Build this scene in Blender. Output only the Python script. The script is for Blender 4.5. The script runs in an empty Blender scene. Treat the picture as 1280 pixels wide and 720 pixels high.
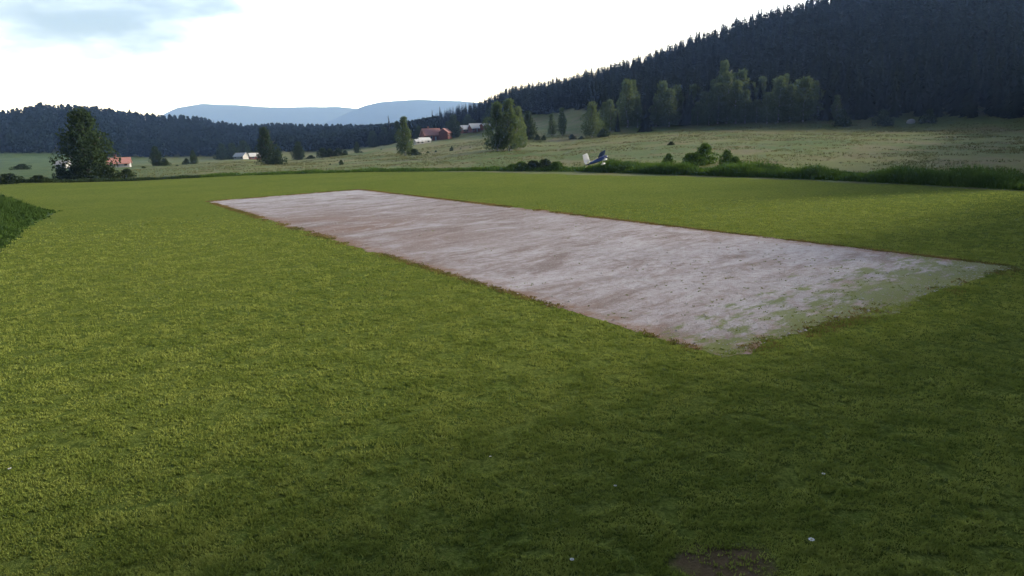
import bpy, math, random
import numpy as np
from mathutils import Matrix, Vector, noise as mnoise
R = math.radians
random.seed(7); RNG = np.random.default_rng(7)
scene = bpy.context.scene
COL = scene.collection

# ------------------------------------------------------------------ camera, light, exposure
CAM_H = 6.0
FPX = 853.0                                    # focal length in pixels of the 1280-wide photograph
cam_d = bpy.data.cameras.new("camera"); cam = bpy.data.objects.new("camera", cam_d); COL.objects.link(cam)
cam_d.sensor_width = 36.0; cam_d.lens = FPX / 1280 * 36.0
cam_d.clip_start = 0.1; cam_d.clip_end = 40000
CM = Matrix.Translation((0, 0, CAM_H)) @ Matrix.Rotation(R(90 - 12.51), 4, 'X') @ Matrix.Rotation(R(-1.93), 4, 'Z')
cam.matrix_world = CM
scene.camera = cam

SUN_AZ, SUN_EL = 80.0, 20.0                    # azimuth clockwise from the view direction (+Y)
sun_d = bpy.data.lights.new("sun", 'SUN'); sun = bpy.data.objects.new("sun", sun_d); COL.objects.link(sun)
sun_d.energy = 5.0; sun_d.angle = R(9.0); sun_d.color = (1.0, 0.95, 0.86)
sd = Vector((math.sin(R(SUN_AZ)) * math.cos(R(SUN_EL)), math.cos(R(SUN_AZ)) * math.cos(R(SUN_EL)), math.sin(R(SUN_EL))))
sun.rotation_euler = sd.to_track_quat('Z', 'Y').to_euler()

world = bpy.data.worlds.new("World"); scene.world = world; world.use_nodes = True
wt = world.node_tree; wt.nodes.clear()
def wn(t, **k):
    n = wt.nodes.new(t)
    for a, b in k.items(): setattr(n, a, b)
    return n
w_out = wn('ShaderNodeOutputWorld'); w_bg = wn('ShaderNodeBackground'); w_bg.inputs['Strength'].default_value = 0.10
w_sky = wn('ShaderNodeTexSky', sky_type='NISHITA', sun_disc=False)
w_sky.sun_elevation = R(SUN_EL); w_sky.sun_rotation = R(SUN_AZ); w_sky.dust_density = 2.0; w_sky.altitude = 200
w_tc = wn('ShaderNodeTexCoord')
w_sep = wn('ShaderNodeSeparateXYZ'); wt.links.new(w_tc.outputs['Generated'], w_sep.inputs[0])
w_map = wn('ShaderNodeMapping'); w_map.inputs['Scale'].default_value = (1.0, 1.0, 3.2); w_map.inputs['Location'].default_value = (0.55, 0.1, 0.3)
wt.links.new(w_tc.outputs['Generated'], w_map.inputs[0])
w_noi = wn('ShaderNodeTexNoise'); w_noi.inputs['Scale'].default_value = 3.4; w_noi.inputs['Detail'].default_value = 6; w_noi.inputs['Roughness'].default_value = 0.52
wt.links.new(w_map.outputs[0], w_noi.inputs['Vector'])
w_cl = wn('ShaderNodeMapRange', interpolation_type='SMOOTHSTEP')
w_cl.inputs['From Min'].default_value = 0.22; w_cl.inputs['From Max'].default_value = 0.40
wt.links.new(w_noi.outputs['Fac'], w_cl.inputs['Value'])
# cloud deck: brilliant low down, thinner and greyer overhead
w_br = wn('ShaderNodeMapRange', interpolation_type='SMOOTHSTEP')
w_br.inputs['From Min'].default_value = 0.22; w_br.inputs['From Max'].default_value = 0.60
w_br.inputs['To Min'].default_value = 52.0; w_br.inputs['To Max'].default_value = 2.2
wt.links.new(w_sep.outputs['Z'], w_br.inputs['Value'])
# the cloud deck thins out behind the viewer, where the evening sky is plain blue
w_fr = wn('ShaderNodeMapRange', interpolation_type='SMOOTHSTEP'); w_fr.inputs['From Min'].default_value = -.1; w_fr.inputs['From Max'].default_value = .65
w_fr.inputs['To Min'].default_value = .10; w_fr.inputs['To Max'].default_value = 1.0; wt.links.new(w_sep.outputs['Y'], w_fr.inputs['Value'])
w_br0 = w_br; w_br = wn('ShaderNodeMath', operation='MULTIPLY'); wt.links.new(w_br0.outputs[0], w_br.inputs[0]); wt.links.new(w_fr.outputs[0], w_br.inputs[1])
w_comb = wn('ShaderNodeVectorMath', operation='SCALE'); w_comb.inputs[0].default_value = (0.80, 0.93, 1.25)
wt.links.new(w_br.outputs[0], w_comb.inputs['Scale'])
w_bl = wn('ShaderNodeVectorMath', operation='SCALE'); w_bl.inputs[0].default_value = (0.62, 0.86, 1.10)
w_bs = wn('ShaderNodeMath', operation='MULTIPLY'); w_bs.inputs[1].default_value = 0.14
wt.links.new(w_br.outputs[0], w_bs.inputs[0]); wt.links.new(w_bs.outputs[0], w_bl.inputs['Scale'])
w_add = wn('ShaderNodeMix', data_type='RGBA'); w_add.inputs[0].default_value = 0.65   # thin veil over the clear sky
wt.links.new(w_sky.outputs[0], w_add.inputs[6]); wt.links.new(w_bl.outputs[0], w_add.inputs[7])
w_mix = wn('ShaderNodeMix', data_type='RGBA')
w_gap = wn('ShaderNodeVectorMath', operation='DISTANCE'); w_gap.inputs[1].default_value = Vector((-.505, .84, .205)).normalized()
wt.links.new(w_tc.outputs['Generated'], w_gap.inputs[0])
w_gw = wn('ShaderNodeMath', operation='MULTIPLY_ADD'); w_gw.inputs[1].default_value = .55; wt.links.new(w_noi.outputs['Fac'], w_gw.inputs[0]); wt.links.new(w_gap.outputs['Value'], w_gw.inputs[2])
w_gr = wn('ShaderNodeMapRange', interpolation_type='SMOOTHSTEP'); w_gr.inputs['From Min'].default_value = .30; w_gr.inputs['From Max'].default_value = .64
wt.links.new(w_gw.outputs[0], w_gr.inputs['Value'])
w_mul = wn('ShaderNodeMath', operation='MULTIPLY'); wt.links.new(w_cl.outputs[0], w_mul.inputs[0]); wt.links.new(w_gr.outputs[0], w_mul.inputs[1])
w_mu2 = wn('ShaderNodeMath', operation='MULTIPLY'); wt.links.new(w_mul.outputs[0], w_mu2.inputs[0]); wt.links.new(w_fr.outputs[0], w_mu2.inputs[1])
wt.links.new(w_mu2.outputs[0], w_mix.inputs[0]); wt.links.new(w_add.outputs[2], w_mix.inputs[6]); wt.links.new(w_comb.outputs[0], w_mix.inputs[7])
wt.links.new(w_mix.outputs[2], w_bg.inputs['Color']); wt.links.new(w_bg.outputs[0], w_out.inputs[0])

scene.view_settings.view_transform = 'Standard'; scene.view_settings.look = 'None'
scene.view_settings.exposure = 0.35; scene.view_settings.gamma = 1.0
scene.view_settings.use_curve_mapping = False
cy = scene.cycles
cy.max_bounces = 5; cy.diffuse_bounces = 3; cy.glossy_bounces = 2; cy.transmission_bounces = 2; cy.volume_bounces = 0
cy.transparent_max_bounces = 4; cy.use_denoising = True

# ------------------------------------------------------------------ placing helpers
def ray(px, py):
    """tan azimuth and slope of the sight line through a photograph pixel"""
    d = CM.to_3x3() @ Vector(((px - 640) / FPX, -(py - 360) / FPX, -1))
    return d.x / d.y, d.z / d.y
def at(px, py, Y):
    u, e = ray(px, py); return Vector((u * Y, Y, CAM_H + e * Y))
def flat(px, py):
    u, e = ray(px, py); Y = -CAM_H / e; return (u * Y, Y)

def tag(o, label=None, cat=None, group=None, kind=None):
    if label: o['label'] = label
    if cat: o['category'] = cat
    if group: o['group'] = group
    if kind: o['kind'] = kind
    return o
def empty(name, loc, rz=0, **k):
    o = bpy.data.objects.new(name, None); COL.objects.link(o); o.location = loc; o.rotation_euler = (0, 0, rz); o.empty_display_size = .5
    return tag(o, **k)
def link(name, me, mats, parent=None, loc=(0, 0, 0), rz=0, sc=1):
    o = bpy.data.objects.new(name, me); COL.objects.link(o); o.parent = parent
    o.location = loc; o.rotation_euler = (0, 0, rz); o.scale = (sc, sc, sc) if not hasattr(sc, '__len__') else sc
    if mats is not None and not me.materials:
        for m in (mats if isinstance(mats, (list, tuple)) else [mats]): me.materials.append(m)
    return o
def npmesh(name, V, F, smooth=False):
    """mesh from numpy vertex (n,3) and face (m,k) arrays"""
    me = bpy.data.meshes.new(name); V = np.asarray(V, np.float32); F = np.asarray(F, np.int32); k = F.shape[1]
    me.vertices.add(len(V)); me.vertices.foreach_set('co', V.ravel())
    me.loops.add(F.size); me.loops.foreach_set('vertex_index', F.ravel())
    me.polygons.add(len(F)); me.polygons.foreach_set('loop_start', np.arange(0, F.size, k, dtype=np.int32))
    me.polygons.foreach_set('loop_total', np.full(len(F), k, np.int32))
    if smooth: me.polygons.foreach_set('use_smooth', np.ones(len(F), bool))
    me.update(calc_edges=True); me.validate(); return me

class MB:
    """collects boxes, prisms, tubes and lofts into one mesh"""
    def __init__(s): s.v = []; s.f = []
    def add(s, vs, fs, M=None):
        b = len(s.v); s.v += [tuple(M @ Vector(v)) if M else tuple(v) for v in vs]; s.f += [tuple(i + b for i in f) for f in fs]; return s
    def box(s, x0, x1, y0, y1, z0, z1, M=None):
        return s.add([(x, y, z) for z in (z0, z1) for x, y in ((x0, y0), (x1, y0), (x1, y1), (x0, y1))],
                     [(3, 2, 1, 0), (4, 5, 6, 7), (0, 1, 5, 4), (1, 2, 6, 5), (2, 3, 7, 6), (3, 0, 4, 7)], M)
    def loft(s, rings, M=None, cap=True):
        n = len(rings[0]); vs = [p for r in rings for p in r]; fs = []
        for i in range(len(rings) - 1):
            for j in range(n):
                a, b = i * n + j, i * n + (j + 1) % n; fs.append((a, b, b + n, a + n))
        if cap: fs += [tuple(range(n))[::-1], tuple(range((len(rings) - 1) * n, len(rings) * n))]
        return s.add(vs, fs, M)
    def tube(s, pts, rad, n=7):
        rings = []
        for i, p in enumerate(pts):
            p = Vector(p); d = (Vector(pts[min(i + 1, len(pts) - 1)]) - Vector(pts[max(i - 1, 0)])).normalized()
            a = d.orthogonal().normalized(); b = d.cross(a); r = rad[i] if hasattr(rad, '__len__') else rad
            rings.append([p + a * r * math.cos(2 * math.pi * k / n) + b * r * math.sin(2 * math.pi * k / n) for k in range(n)])
        return s.loft(rings)
    def mesh(s, name, smooth=False):
        me = bpy.data.meshes.new(name); me.from_pydata(s.v, [], s.f); me.update()
        if smooth:
            for p in me.polygons: p.use_smooth = True
        return me
    def build(s, name, mat, parent=None, smooth=False, **k): return link(name, s.mesh(name, smooth), mat, parent, **k)

# ------------------------------------------------------------------ materials
def newmat(name):
    m = bpy.data.materials.new(name); m.use_nodes = True; t = m.node_tree; t.nodes.clear()
    out = t.nodes.new('ShaderNodeOutputMaterial'); return m, t, out
class G:
    def __init__(s, t): s.t = t
    def n(s, typ, **k):
        n = s.t.nodes.new(typ)
        for a, b in k.items(): setattr(n, a, b)
        return n
    def l(s, a, b): s.t.links.new(a, b)
    def noise(s, vec, scale, detail=4, rough=.55, dist=0):
        n = s.n('ShaderNodeTexNoise'); n.inputs['Scale'].default_value = scale; n.inputs['Detail'].default_value = detail
        n.inputs['Roughness'].default_value = rough; n.inputs['Distortion'].default_value = dist
        if vec is not None: s.l(vec, n.inputs['Vector'])
        return n.outputs['Fac']
    def rng(s, v, a, b, c=0., d=1.):
        n = s.n('ShaderNodeMapRange', interpolation_type='SMOOTHSTEP'); s.l(v, n.inputs['Value'])
        for i, x in zip(('From Min', 'From Max', 'To Min', 'To Max'), (a, b, c, d)): n.inputs[i].default_value = x
        return n.outputs[0]
    def mix(s, f, a, b):
        n = s.n('ShaderNodeMix', data_type='RGBA')
        for i, x in ((0, f), (6, a), (7, b)):
            if isinstance(x, (tuple, list)): n.inputs[i].default_value = (*x, 1)
            elif isinstance(x, (int, float)): n.inputs[i].default_value = x
            else: s.l(x, n.inputs[i])
        return n.outputs[2]
    def math(s, op, a, b=0.):
        n = s.n('ShaderNodeMath', operation=op)
        for i, x in enumerate((a, b)):
            if isinstance(x, (int, float)): n.inputs[i].default_value = x
            else: s.l(x, n.inputs[i])
        return n.outputs[0]
    def mapping(s, v, scale=(1, 1, 1), rot=(0, 0, 0), loc=(0, 0, 0)):
        n = s.n('ShaderNodeMapping'); n.inputs['Scale'].default_value = scale; n.inputs['Rotation'].default_value = rot; n.inputs['Location'].default_value = loc
        s.l(v, n.inputs[0]); return n.outputs[0]
    def pos(s): return s.n('ShaderNodeNewGeometry').outputs['Position']
    def bump(s, h, strength, dist):
        n = s.n('ShaderNodeBump'); n.inputs['Strength'].default_value = strength; n.inputs['Distance'].default_value = dist; s.l(h, n.inputs['Height']); return n.outputs[0]
def plain(name, col, rough=.7, metal=0., var=.12, scale=3., spec=.3):
    m, t, out = newmat(name); g = G(t); b = g.n('ShaderNodeBsdfPrincipled')
    f = g.noise(g.n('ShaderNodeTexCoord').outputs['Object'], scale, 5)
    c = g.mix(f, tuple(x * (1 - var) for x in col), tuple(min(1, x * (1 + var)) for x in col))
    g.l(c, b.inputs['Base Color']); b.inputs['Roughness'].default_value = rough; b.inputs['Metallic'].default_value = metal
    b.inputs['Specular IOR Level'].default_value = spec
    g.l(b.outputs[0], out.inputs[0]); return m
def leafmat(name, dark, light, trans=.35, scale=.45, fine=2.5):
    """leaf clumps: colour differs from clump to clump and from tree to tree"""
    m, t, out = newmat(name); g = G(t); p = g.pos()
    a = g.rng(g.noise(p, scale, 3), .35, .65); b = g.noise(p, fine, 2)
    rnd = g.n('ShaderNodeObjectInfo').outputs['Random']
    f = g.math('ADD', g.math('MULTIPLY', a, .5), g.math('ADD', g.math('MULTIPLY', b, .3), g.math('MULTIPLY', rnd, .25)))
    c = g.mix(f, dark, light)
    d = g.n('ShaderNodeBsdfDiffuse'); tr = g.n('ShaderNodeBsdfTranslucent'); g.l(c, d.inputs[0]); g.l(c, tr.inputs[0])
    mx = g.n('ShaderNodeMixShader'); mx.inputs[0].default_value = trans; g.l(d.outputs[0], mx.inputs[1]); g.l(tr.outputs[0], mx.inputs[2])
    g.l(mx.outputs[0], out.inputs[0]); return m

# the gravel strip, measured from its four corners in the photograph
C_FL, C_NR = flat(259, 252), flat(902, 446)      # far left, near
C_FR, C_RR = flat(450, 237), flat(1272, 334)     # far right, right
ax = Vector((C_NR[0] - C_FL[0], C_NR[1] - C_FL[1])); LEN = ax.length; ax.normalize()
ay = Vector((-ax.y, ax.x))
if (Vector(C_FR) - Vector(C_FL)).dot(ay) < 0: ay = -ay
_a, _b = flat(520, 300), flat(760, 262); STREAK_ANG = math.atan2(_b[1] - _a[1], _b[0] - _a[0])

def m_grass():
    m, t, out = newmat("mown grass"); g = G(t); p = g.pos(); b = g.n('ShaderNodeBsdfPrincipled')
    big = g.rng(g.noise(p, .07, 4), .38, .62); mid = g.rng(g.noise(p, .55, 5, .6), .35, .68)
    fine = g.noise(g.mapping(p, (1, .7, 1)), 9, 6, .7); tiny = g.rng(g.noise(p, 26, 4, .7), .35, .7)
    c = g.mix(g.math('ADD', g.math('MULTIPLY', big, .5), g.math('MULTIPLY', mid, .5)), (.095, .145, .028), (.178, .210, .046))
    c = g.mix(g.rng(fine, .38, .60, .0, .75), c, (.225, .275, .066))
    c = g.mix(g.rng(tiny, .0, .45, .5, 0), c, (.020, .036, .006))
    c = g.mix(g.rng(g.noise(g.mapping(p, (1, .8, 1)), 4.2, 6, .72), .47, .62, 0, .6), c, (.045, .070, .018))
    c = g.mix(g.rng(g.noise(p, 1.7, 6, .75, .6), .62, .72, 0, .5), c, (.17, .115, .035))
    # bare brown earth worn through near the foot of the mast
    cx, cyy = flat(905, 706); v = g.n('ShaderNodeVectorMath', operation='DISTANCE'); v.inputs[1].default_value = (cx, cyy, 0.01)
    g.l(g.mapping(p, (1, 1.3, 1), loc=(0, -.3 * cyy, 0)), v.inputs[0])
    w = g.math('ADD', v.outputs['Value'], g.math('MULTIPLY', g.noise(p, 4, 4), .8))
    c = g.mix(g.rng(w, .85, 1.35, .9, 0), c, (.150, .105, .072))
    g.l(c, b.inputs['Base Color']); b.inputs['Roughness'].default_value = 1; b.inputs['Specular IOR Level'].default_value = 0
    h = g.math('ADD', g.math('MULTIPLY', fine, .6), g.math('MULTIPLY', tiny, .4))
    g.l(g.bump(h, .9, .09), b.inputs['Normal']); g.l(b.outputs[0], out.inputs[0]); return m
def m_gravel():
    m, t, out = newmat("worn gravel"); g = G(t); p = g.pos(); b = g.n('ShaderNodeBsdfPrincipled')
    al = g.mapping(p, (1, 1, 1), rot=(0, 0, -STREAK_ANG))
    # wheel streaks run along the strip
    st = g.noise(g.mapping(al, (.30, .95, 1)), .8, 9, .76, .5); bl = g.noise(p, .16, 5, .6); fi = g.noise(p, 2.4, 7, .72); ti = g.noise(p, 22, 4, .7)
    c = g.mix(g.rng(bl, .42, .56), (.205, .158, .145), (.300, .278, .290))
    c = g.mix(g.rng(st, .44, .66, 0, .65), c, (.42, .395, .425))
    pa = g.n('ShaderNodeAttribute', attribute_name='pale').outputs['Fac']
    c = g.mix(g.math('MULTIPLY', pa, g.rng(st, .36, .60)), c, (.50, .475, .515))
    br = g.n('ShaderNodeAttribute', attribute_name='brown').outputs['Fac']
    c = g.mix(g.math('MULTIPLY', br, g.rng(bl, .34, .58)), c, (.205, .125, .095))
    c = g.mix(g.rng(fi, .48, .64, 0, .7), c, (.235, .175, .160))
    c = g.mix(g.rng(fi, .30, .44, .5, 0), c, (.56, .54, .58))
    pt = g.noise(g.mapping(al, (.40, .9, 1)), .42, 10, .74, .9)
    c = g.mix(g.rng(pt, .50, .64, 0, .6), c, (.46, .435, .475))
    c = g.mix(g.rng(pt, .36, .48, .7, 0), c, (.165, .118, .105))
    c = g.mix(g.rng(ti, .48, .70, 0, .6), c, (.17, .14, .135))
    c = g.mix(g.rng(g.noise(p, 6.5, 6, .75), .54, .70, 0, .5), c, (.56, .54, .59))
    # earth and dead grass creeping in from the rim, green weeds at the near right end
    s = g.n('ShaderNodeSeparateXYZ'); at_ = g.n('ShaderNodeAttribute', attribute_name='rim'); 
    e = g.math('ADD', at_.outputs['Fac'], g.math('MULTIPLY', g.math('SUBTRACT', g.noise(p, .9, 8, .75), .5), 4.2))
    c = g.mix(g.rng(e, -.4, 1.3, .85, 0), c, (.200, .112, .065))
    wd = g.n('ShaderNodeAttribute', attribute_name='weed')
    e2 = g.math('ADD', wd.outputs['Fac'], g.math('MULTIPLY', g.math('SUBTRACT', g.noise(g.mapping(al, (.45, 1, 1)), 1.5, 7, .72), .5), 2.4))
    c = g.mix(g.rng(e2, .70, 1.05, 0, .85), c, g.mix(fi, (.080, .120, .020), (.150, .175, .035)))
    g.l(c, b.inputs['Base Color']); b.inputs['Roughness'].default_value = .95; b.inputs['Specular IOR Level'].default_value = .15
    g.l(g.bump(g.math('ADD', fi, ti), .6, .03), b.inputs['Normal']); g.l(b.outputs[0], out.inputs[0]); return m
def m_meadow():
    m, t, out = newmat("rough meadow"); g = G(t); p = g.pos(); b = g.n('ShaderNodeBsdfPrincipled')
    s = g.mapping(p, (1, .5, 1), rot=(0, 0, R(-35)))
    big = g.noise(s, .022, 5, .6); mid = g.noise(s, .11, 5, .65); fine = g.noise(p, 1.1, 5, .7)
    c = g.mix(g.rng(big, .35, .62), (.082, .128, .030), (.165, .175, .056))
    c = g.mix(g.rng(mid, .46, .66, 0, .55), c, (.205, .150, .085))
    c = g.mix(g.rng(mid, .30, .44, .55, 0), c, (.085, .125, .035))
    c = g.mix(g.rng(fine, .45, .75, 0, .4), c, (.065, .080, .028))
    gr = g.n('ShaderNodeAttribute', attribute_name='lush')
    c = g.mix(gr.outputs['Fac'], c, g.mix(g.rng(mid, .35, .6), (.042, .082, .024), (.070, .112, .032)))
    fo = g.n('ShaderNodeAttribute', attribute_name='wood')
    c = g.mix(fo.outputs['Fac'], c, (.022, .028, .014))
    g.l(c, b.inputs['Base Color']); b.inputs['Roughness'].default_value = .95; b.inputs['Specular IOR Level'].default_value = .1
    g.l(g.bump(fine, .9, .4), b.inputs['Normal']); g.l(b.outputs[0], out.inputs[0]); return m

M = dict(
    grass=m_grass(), gravel=m_gravel(), meadow=m_meadow(),
    blade=leafmat("lawn blades", (.120, .175, .030), (.335, .375, .092), .35, .9, 6),
    weeds=leafmat("ditch weeds", (.040, .085, .014), (.110, .185, .030), .35, .35, 1.6),
    rimgrass=leafmat("rim grass", (.070, .105, .020), (.330, .215, .095), .3, .5, 2.2),
    bankleaf=leafmat("bank weeds", (.022, .050, .012), (.075, .125, .028), .3, .3, 1.5),
    tussock=leafmat("meadow tussocks", (.085, .105, .035), (.195, .180, .080), .3, .12, .8),
    birch=leafmat("birch leaves", (.078, .122, .048), (.165, .208, .082), .5, .35, 1.2),
    alder=leafmat("alder leaves", (.020, .038, .014), (.056, .082, .028), .3, .4, 1.5),
    spruce=leafmat("spruce needles", (.005, .010, .004), (.021, .031, .010), .12, .09, .9),
    wood=leafmat("far wood", (.007, .015, .012), (.020, .034, .018), .12, .05, .4),
    bark=plain("bark", (.10, .085, .07), .9), birchbark=plain("birch bark", (.55, .53, .50), .8, var=.4, scale=2),
    red=plain("red barn boards", (.24, .085, .068), .8, var=.25, scale=.8), white=plain("white boards", (.45, .45, .46), .7),
    tile=plain("red roof tile", (.55, .27, .24), .7, var=.2, scale=1.2), tin=plain("pale tin roof", (.74, .75, .78), .4, 0, spec=.5),
    grey=plain("grey roof", (.36, .37, .40), .6), glass=plain("window glass", (.03, .04, .05), .1, spec=.6),
    stone=plain("stone", (.35, .34, .33), .9), brick=plain("chimney brick", (.30, .13, .10), .9),
    navy=plain("navy gloss film", (.014, .038, .17), .25, spec=.5, var=.05), pwhite=plain("white gloss film", (.90, .90, .92), .35, spec=.5, var=.03),
    black=plain("black rubber", (.02, .02, .02), .6), yellow=plain("straw canopy", (.55, .48, .22), .2, spec=.6), petal=plain("white petals", (.8, .8, .78), .7),
)

# ------------------------------------------------------------------ terrain
# for each bearing (photograph column): distance ahead -> height, read off the photograph's sight lines
def kz(px, py, Y, drop=0.0): return (Y, at(px, py, Y).z - drop)
T = 8.5
COLS = {
    -260: [(150, 0), (400, -1), (560, 2), (900, 52), (1300, 40), (2200, 0)],
    0:   [(150, 0), (350, -.4), kz(0, 198, 620), kz(0, 141, 1000, T), (1300, 40), (2200, 0)],
    60:  [(150, 0), (350, -.6), kz(60, 199, 640), kz(60, 128, 1000, T), (1300, 40), (2200, 0)],
    130: [(150, 0), (350, -1), kz(130, 201, 660), kz(130, 134, 1000, T), (1300, 38), (2200, 0)],
    200: [(148, 0), (350, -1.2), kz(200, 202, 660), kz(200, 145, 1000, T), (1300, 32), (2200, 0)],
    245: [(145, 0), (350, -1), kz(245, 202, 660), kz(245, 144, 1020, T), (1300, 32), (2200, 0)],
    300: [(145, 0), (350, -.5), kz(300, 199, 680), kz(300, 156, 1050, T), (1300, 20), (2200, -5)],
    350: [(145, 0), (240, -.6), kz(350, 197, 520), kz(350, 157, 1050, T), (1300, 16), (2200, -5)],
    410: [(145, 0), (260, -.2), kz(410, 191, 560), kz(410, 158, 1080, T), (1300, 12), (2200, -5)],
    480: [(142, 0), (260, .5), kz(480, 181, 540), kz(480, 158, 1050, T), (1300, 12), (2200, -5)],
    540: [(135, 0), (250, 1.0), kz(540, 175, 440), (520, 9), (800, 16), (1300, 14), (2200, 0)],
    600: [(130, 0), (205, kz(632, 188, 205)[1]), kz(600, 168, 450), (560, 17), (900, 36), (1300, 30), (2200, 0)],
    640: [(122, 0), (205, kz(632, 188, 205)[1]), kz(650, 160, 420), (540, 26), kz(640, 111, 880, T), (1300, 40), (2200, 0)],
    700: [(114, 0), (250, 3.2), kz(700, 147, 430), kz(700, 101, 800, T), (1200, 45), (2200, 0)],
    760: [(106, 0), (265, 5.0), (400, 22), kz(760, 84, 740, T), (1200, 50), (2200, 0)],
    850: [(98, 0), kz(850, 161, 275), (400, 24), kz(850, 47, 660, T), (1200, 50), (2200, 0)],
    930: [(90, 0), kz(930, 161, 262), (380, 30), kz(930, 14, 600, T), (1200, 50), (2200, 0)],
    1010: [(82, 0), kz(1010, 162, 245), (370, 38), kz(1010, -12, 560, T), (1200, 50), (2200, 0)],
    1150: [(70, 0), kz(1150, 163, 220), (350, 45), kz(1150, -55, 520, T), (1200, 50), (2200, 0)],
    1280: [(60, 0), kz(1280, 164, 195), (330, 45), kz(1280, -70, 480, T), (1200, 50), (2200, 0)],
    1500: [(60, 0), (150, 2.5), (300, 36), (440, 88), (1000, 50), (2200, 0)],
}
AZ, RR, ZZ = [], np.concatenate([[0], np.geomspace(40, 2400, 120)]), []
AZ.append(-math.pi); ZZ.append(np.zeros_like(RR)); AZ.append(R(-75)); ZZ.append(np.zeros_like(RR))
for px in sorted(COLS):
    u = ray(px, 180)[0]; k = math.sqrt(1 + u * u); a = math.atan(u)
    rr = [0, *[y * k for y, z in COLS[px]], 8000]; zz = [0, *[z for y, z in COLS[px]], -5]
    AZ.append(a); ZZ.append(np.interp(RR, rr, zz))
AZ += [R(75), math.pi]; ZZ += [np.zeros_like(RR), np.zeros_like(RR)]
AZ = np.array(AZ); ZZ = np.array(ZZ)
# smooth the profiles a little so that knots do not show as creases
for _ in range(3): ZZ[:, 1:-1] = (ZZ[:, :-2] + 2 * ZZ[:, 1:-1] + ZZ[:, 2:]) / 4
def vnoise(x, y, s, seed=0.):
    """cheap smooth value noise for arrays"""
    x = x / s + seed * 17.3; y = y / s - seed * 9.1; xi = np.floor(x); yi = np.floor(y); fx = x - xi; fy = y - yi
    h = lambda a, b: np.modf(np.abs(np.sin(a * 127.1 + b * 311.7) * 43758.5453))[0]
    fx = fx * fx * (3 - 2 * fx); fy = fy * fy * (3 - 2 * fy)
    return (h(xi, yi) * (1 - fx) + h(xi + 1, yi) * fx) * (1 - fy) + (h(xi, yi + 1) * (1 - fx) + h(xi + 1, yi + 1) * fx) * fy
# the left bank: a low grassy rise beside the field
BANK = [(-54, 65), (-49, 54), (-41, 40), (-34, 26), (-30, 12)]
def height(x, y):
    x = np.asarray(x, float); y = np.asarray(y, float); a = np.arctan2(x, y); r = np.hypot(x, y)
    ai = np.clip(np.searchsorted(AZ, a) - 1, 0, len(AZ) - 2); f = (a - AZ[ai]) / (AZ[ai + 1] - AZ[ai])
    ri = np.clip(np.searchsorted(RR, r) - 1, 0, len(RR) - 2); g = np.clip((r - RR[ri]) / (RR[ri + 1] - RR[ri]), 0, 1)
    z = (ZZ[ai, ri] * (1 - g) + ZZ[ai, ri + 1] * g) * (1 - f) + (ZZ[ai + 1, ri] * (1 - g) + ZZ[ai + 1, ri + 1] * g) * f
    w = np.clip((r - 160) / 200, 0, 1)
    z = z + w * ((vnoise(x, y, 60) - .5) * 1.6 + np.clip((z - 8) / 25, 0, 1) * (vnoise(x, y, 90, 2) - .5) * 9)
    d = np.full(x.shape, 1e9)
    for (x0, y0), (x1, y1) in zip(BANK[:-1], BANK[1:]):
        t_ = np.clip(((x - x0) * (x1 - x0) + (y - y0) * (y1 - y0)) / ((x1 - x0) ** 2 + (y1 - y0) ** 2), 0, 1)
        d = np.minimum(d, np.hypot(x - x0 - t_ * (x1 - x0), y - y0 - t_ * (y1 - y0)))
    q = np.clip(1 - d / 9.5, 0, 1); z = z + 3.1 * q * q * (3 - 2 * q)
    return z
def hz(x, y): return float(height(np.array([x]), np.array([y]))[0])
def drop_at(px, py, Y):
    """stand something at distance Y on the sight line's bearing, on the terrain"""
    u, _ = ray(px, py); return Vector((u * Y, Y, hz(u * Y, Y)))

def interp_px(pts, px): return float(np.interp(px, [p[0] for p in pts], [p[1] for p in pts]))
WOOD_R = [(560, 620), (600, 560), (660, 470), (720, 430), (760, 300), (830, 290), (930, 272), (1010, 252), (1150, 228), (1280, 200), (1500, 160)]
WOOD_L = [(-300, 620), (0, 640), (130, 670), (300, 690), (345, 600), (400, 590), (470, 560), (520, 520), (560, 560)]
def px_of(x, y):                                  # photograph column of a bearing (horizon level)
    return 640 + FPX * (x / y) * math.cos(R(12.51))
def wood_edge(px): return interp_px(WOOD_R, px) if px > 558 else interp_px(WOOD_L, px)

azs = np.concatenate([np.linspace(-180, -62, 16)[:-1], np.linspace(-62, 62, 420), np.linspace(62, 180, 16)[1:]])
rads = np.concatenate([[0.5, 8, 16, 24], np.arange(30, 80, 1.6), np.geomspace(80, 2600, 190), [3500, 5000, 7500, 11500]])
A_, R_ = np.meshgrid(np.radians(azs), rads); X = R_ * np.sin(A_); Y = R_ * np.cos(A_); Z = height(X, Y)
far = np.clip((R_ - 2300) / 1200, 0, 1); Z = Z * (1 - far) - 12 * far
na, nr = len(azs), len(rads)
idx = np.arange(na * nr).reshape(nr, na)
F = np.stack([idx[:-1, :-1], idx[:-1, 1:], idx[1:, 1:], idx[1:, :-1]], -1).reshape(-1, 4)[:, ::-1]
me = npmesh("ground", np.stack([X, Y, Z], -1).reshape(-1, 3), F, True)
PXG = 640 + FPX * np.tan(np.clip(A_, -1.2, 1.2)) * math.cos(R(12.51))
edge = np.where(PXG > 558, np.interp(PXG, [p[0] for p in WOOD_R], [p[1] for p in WOOD_R]), np.interp(PXG, [p[0] for p in WOOD_L], [p[1] for p in WOOD_L]))
woodf = np.clip((Y - edge) / 25 + .2, 0, 1); lush = np.clip((330 - PXG) / 200, 0, 1) * np.clip((Y - 130) / 20, 0, 1)
bx = np.clip((-X - 28) / 6, 0, 1) * (Y < 80); lush = np.maximum(lush, bx)
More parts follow.
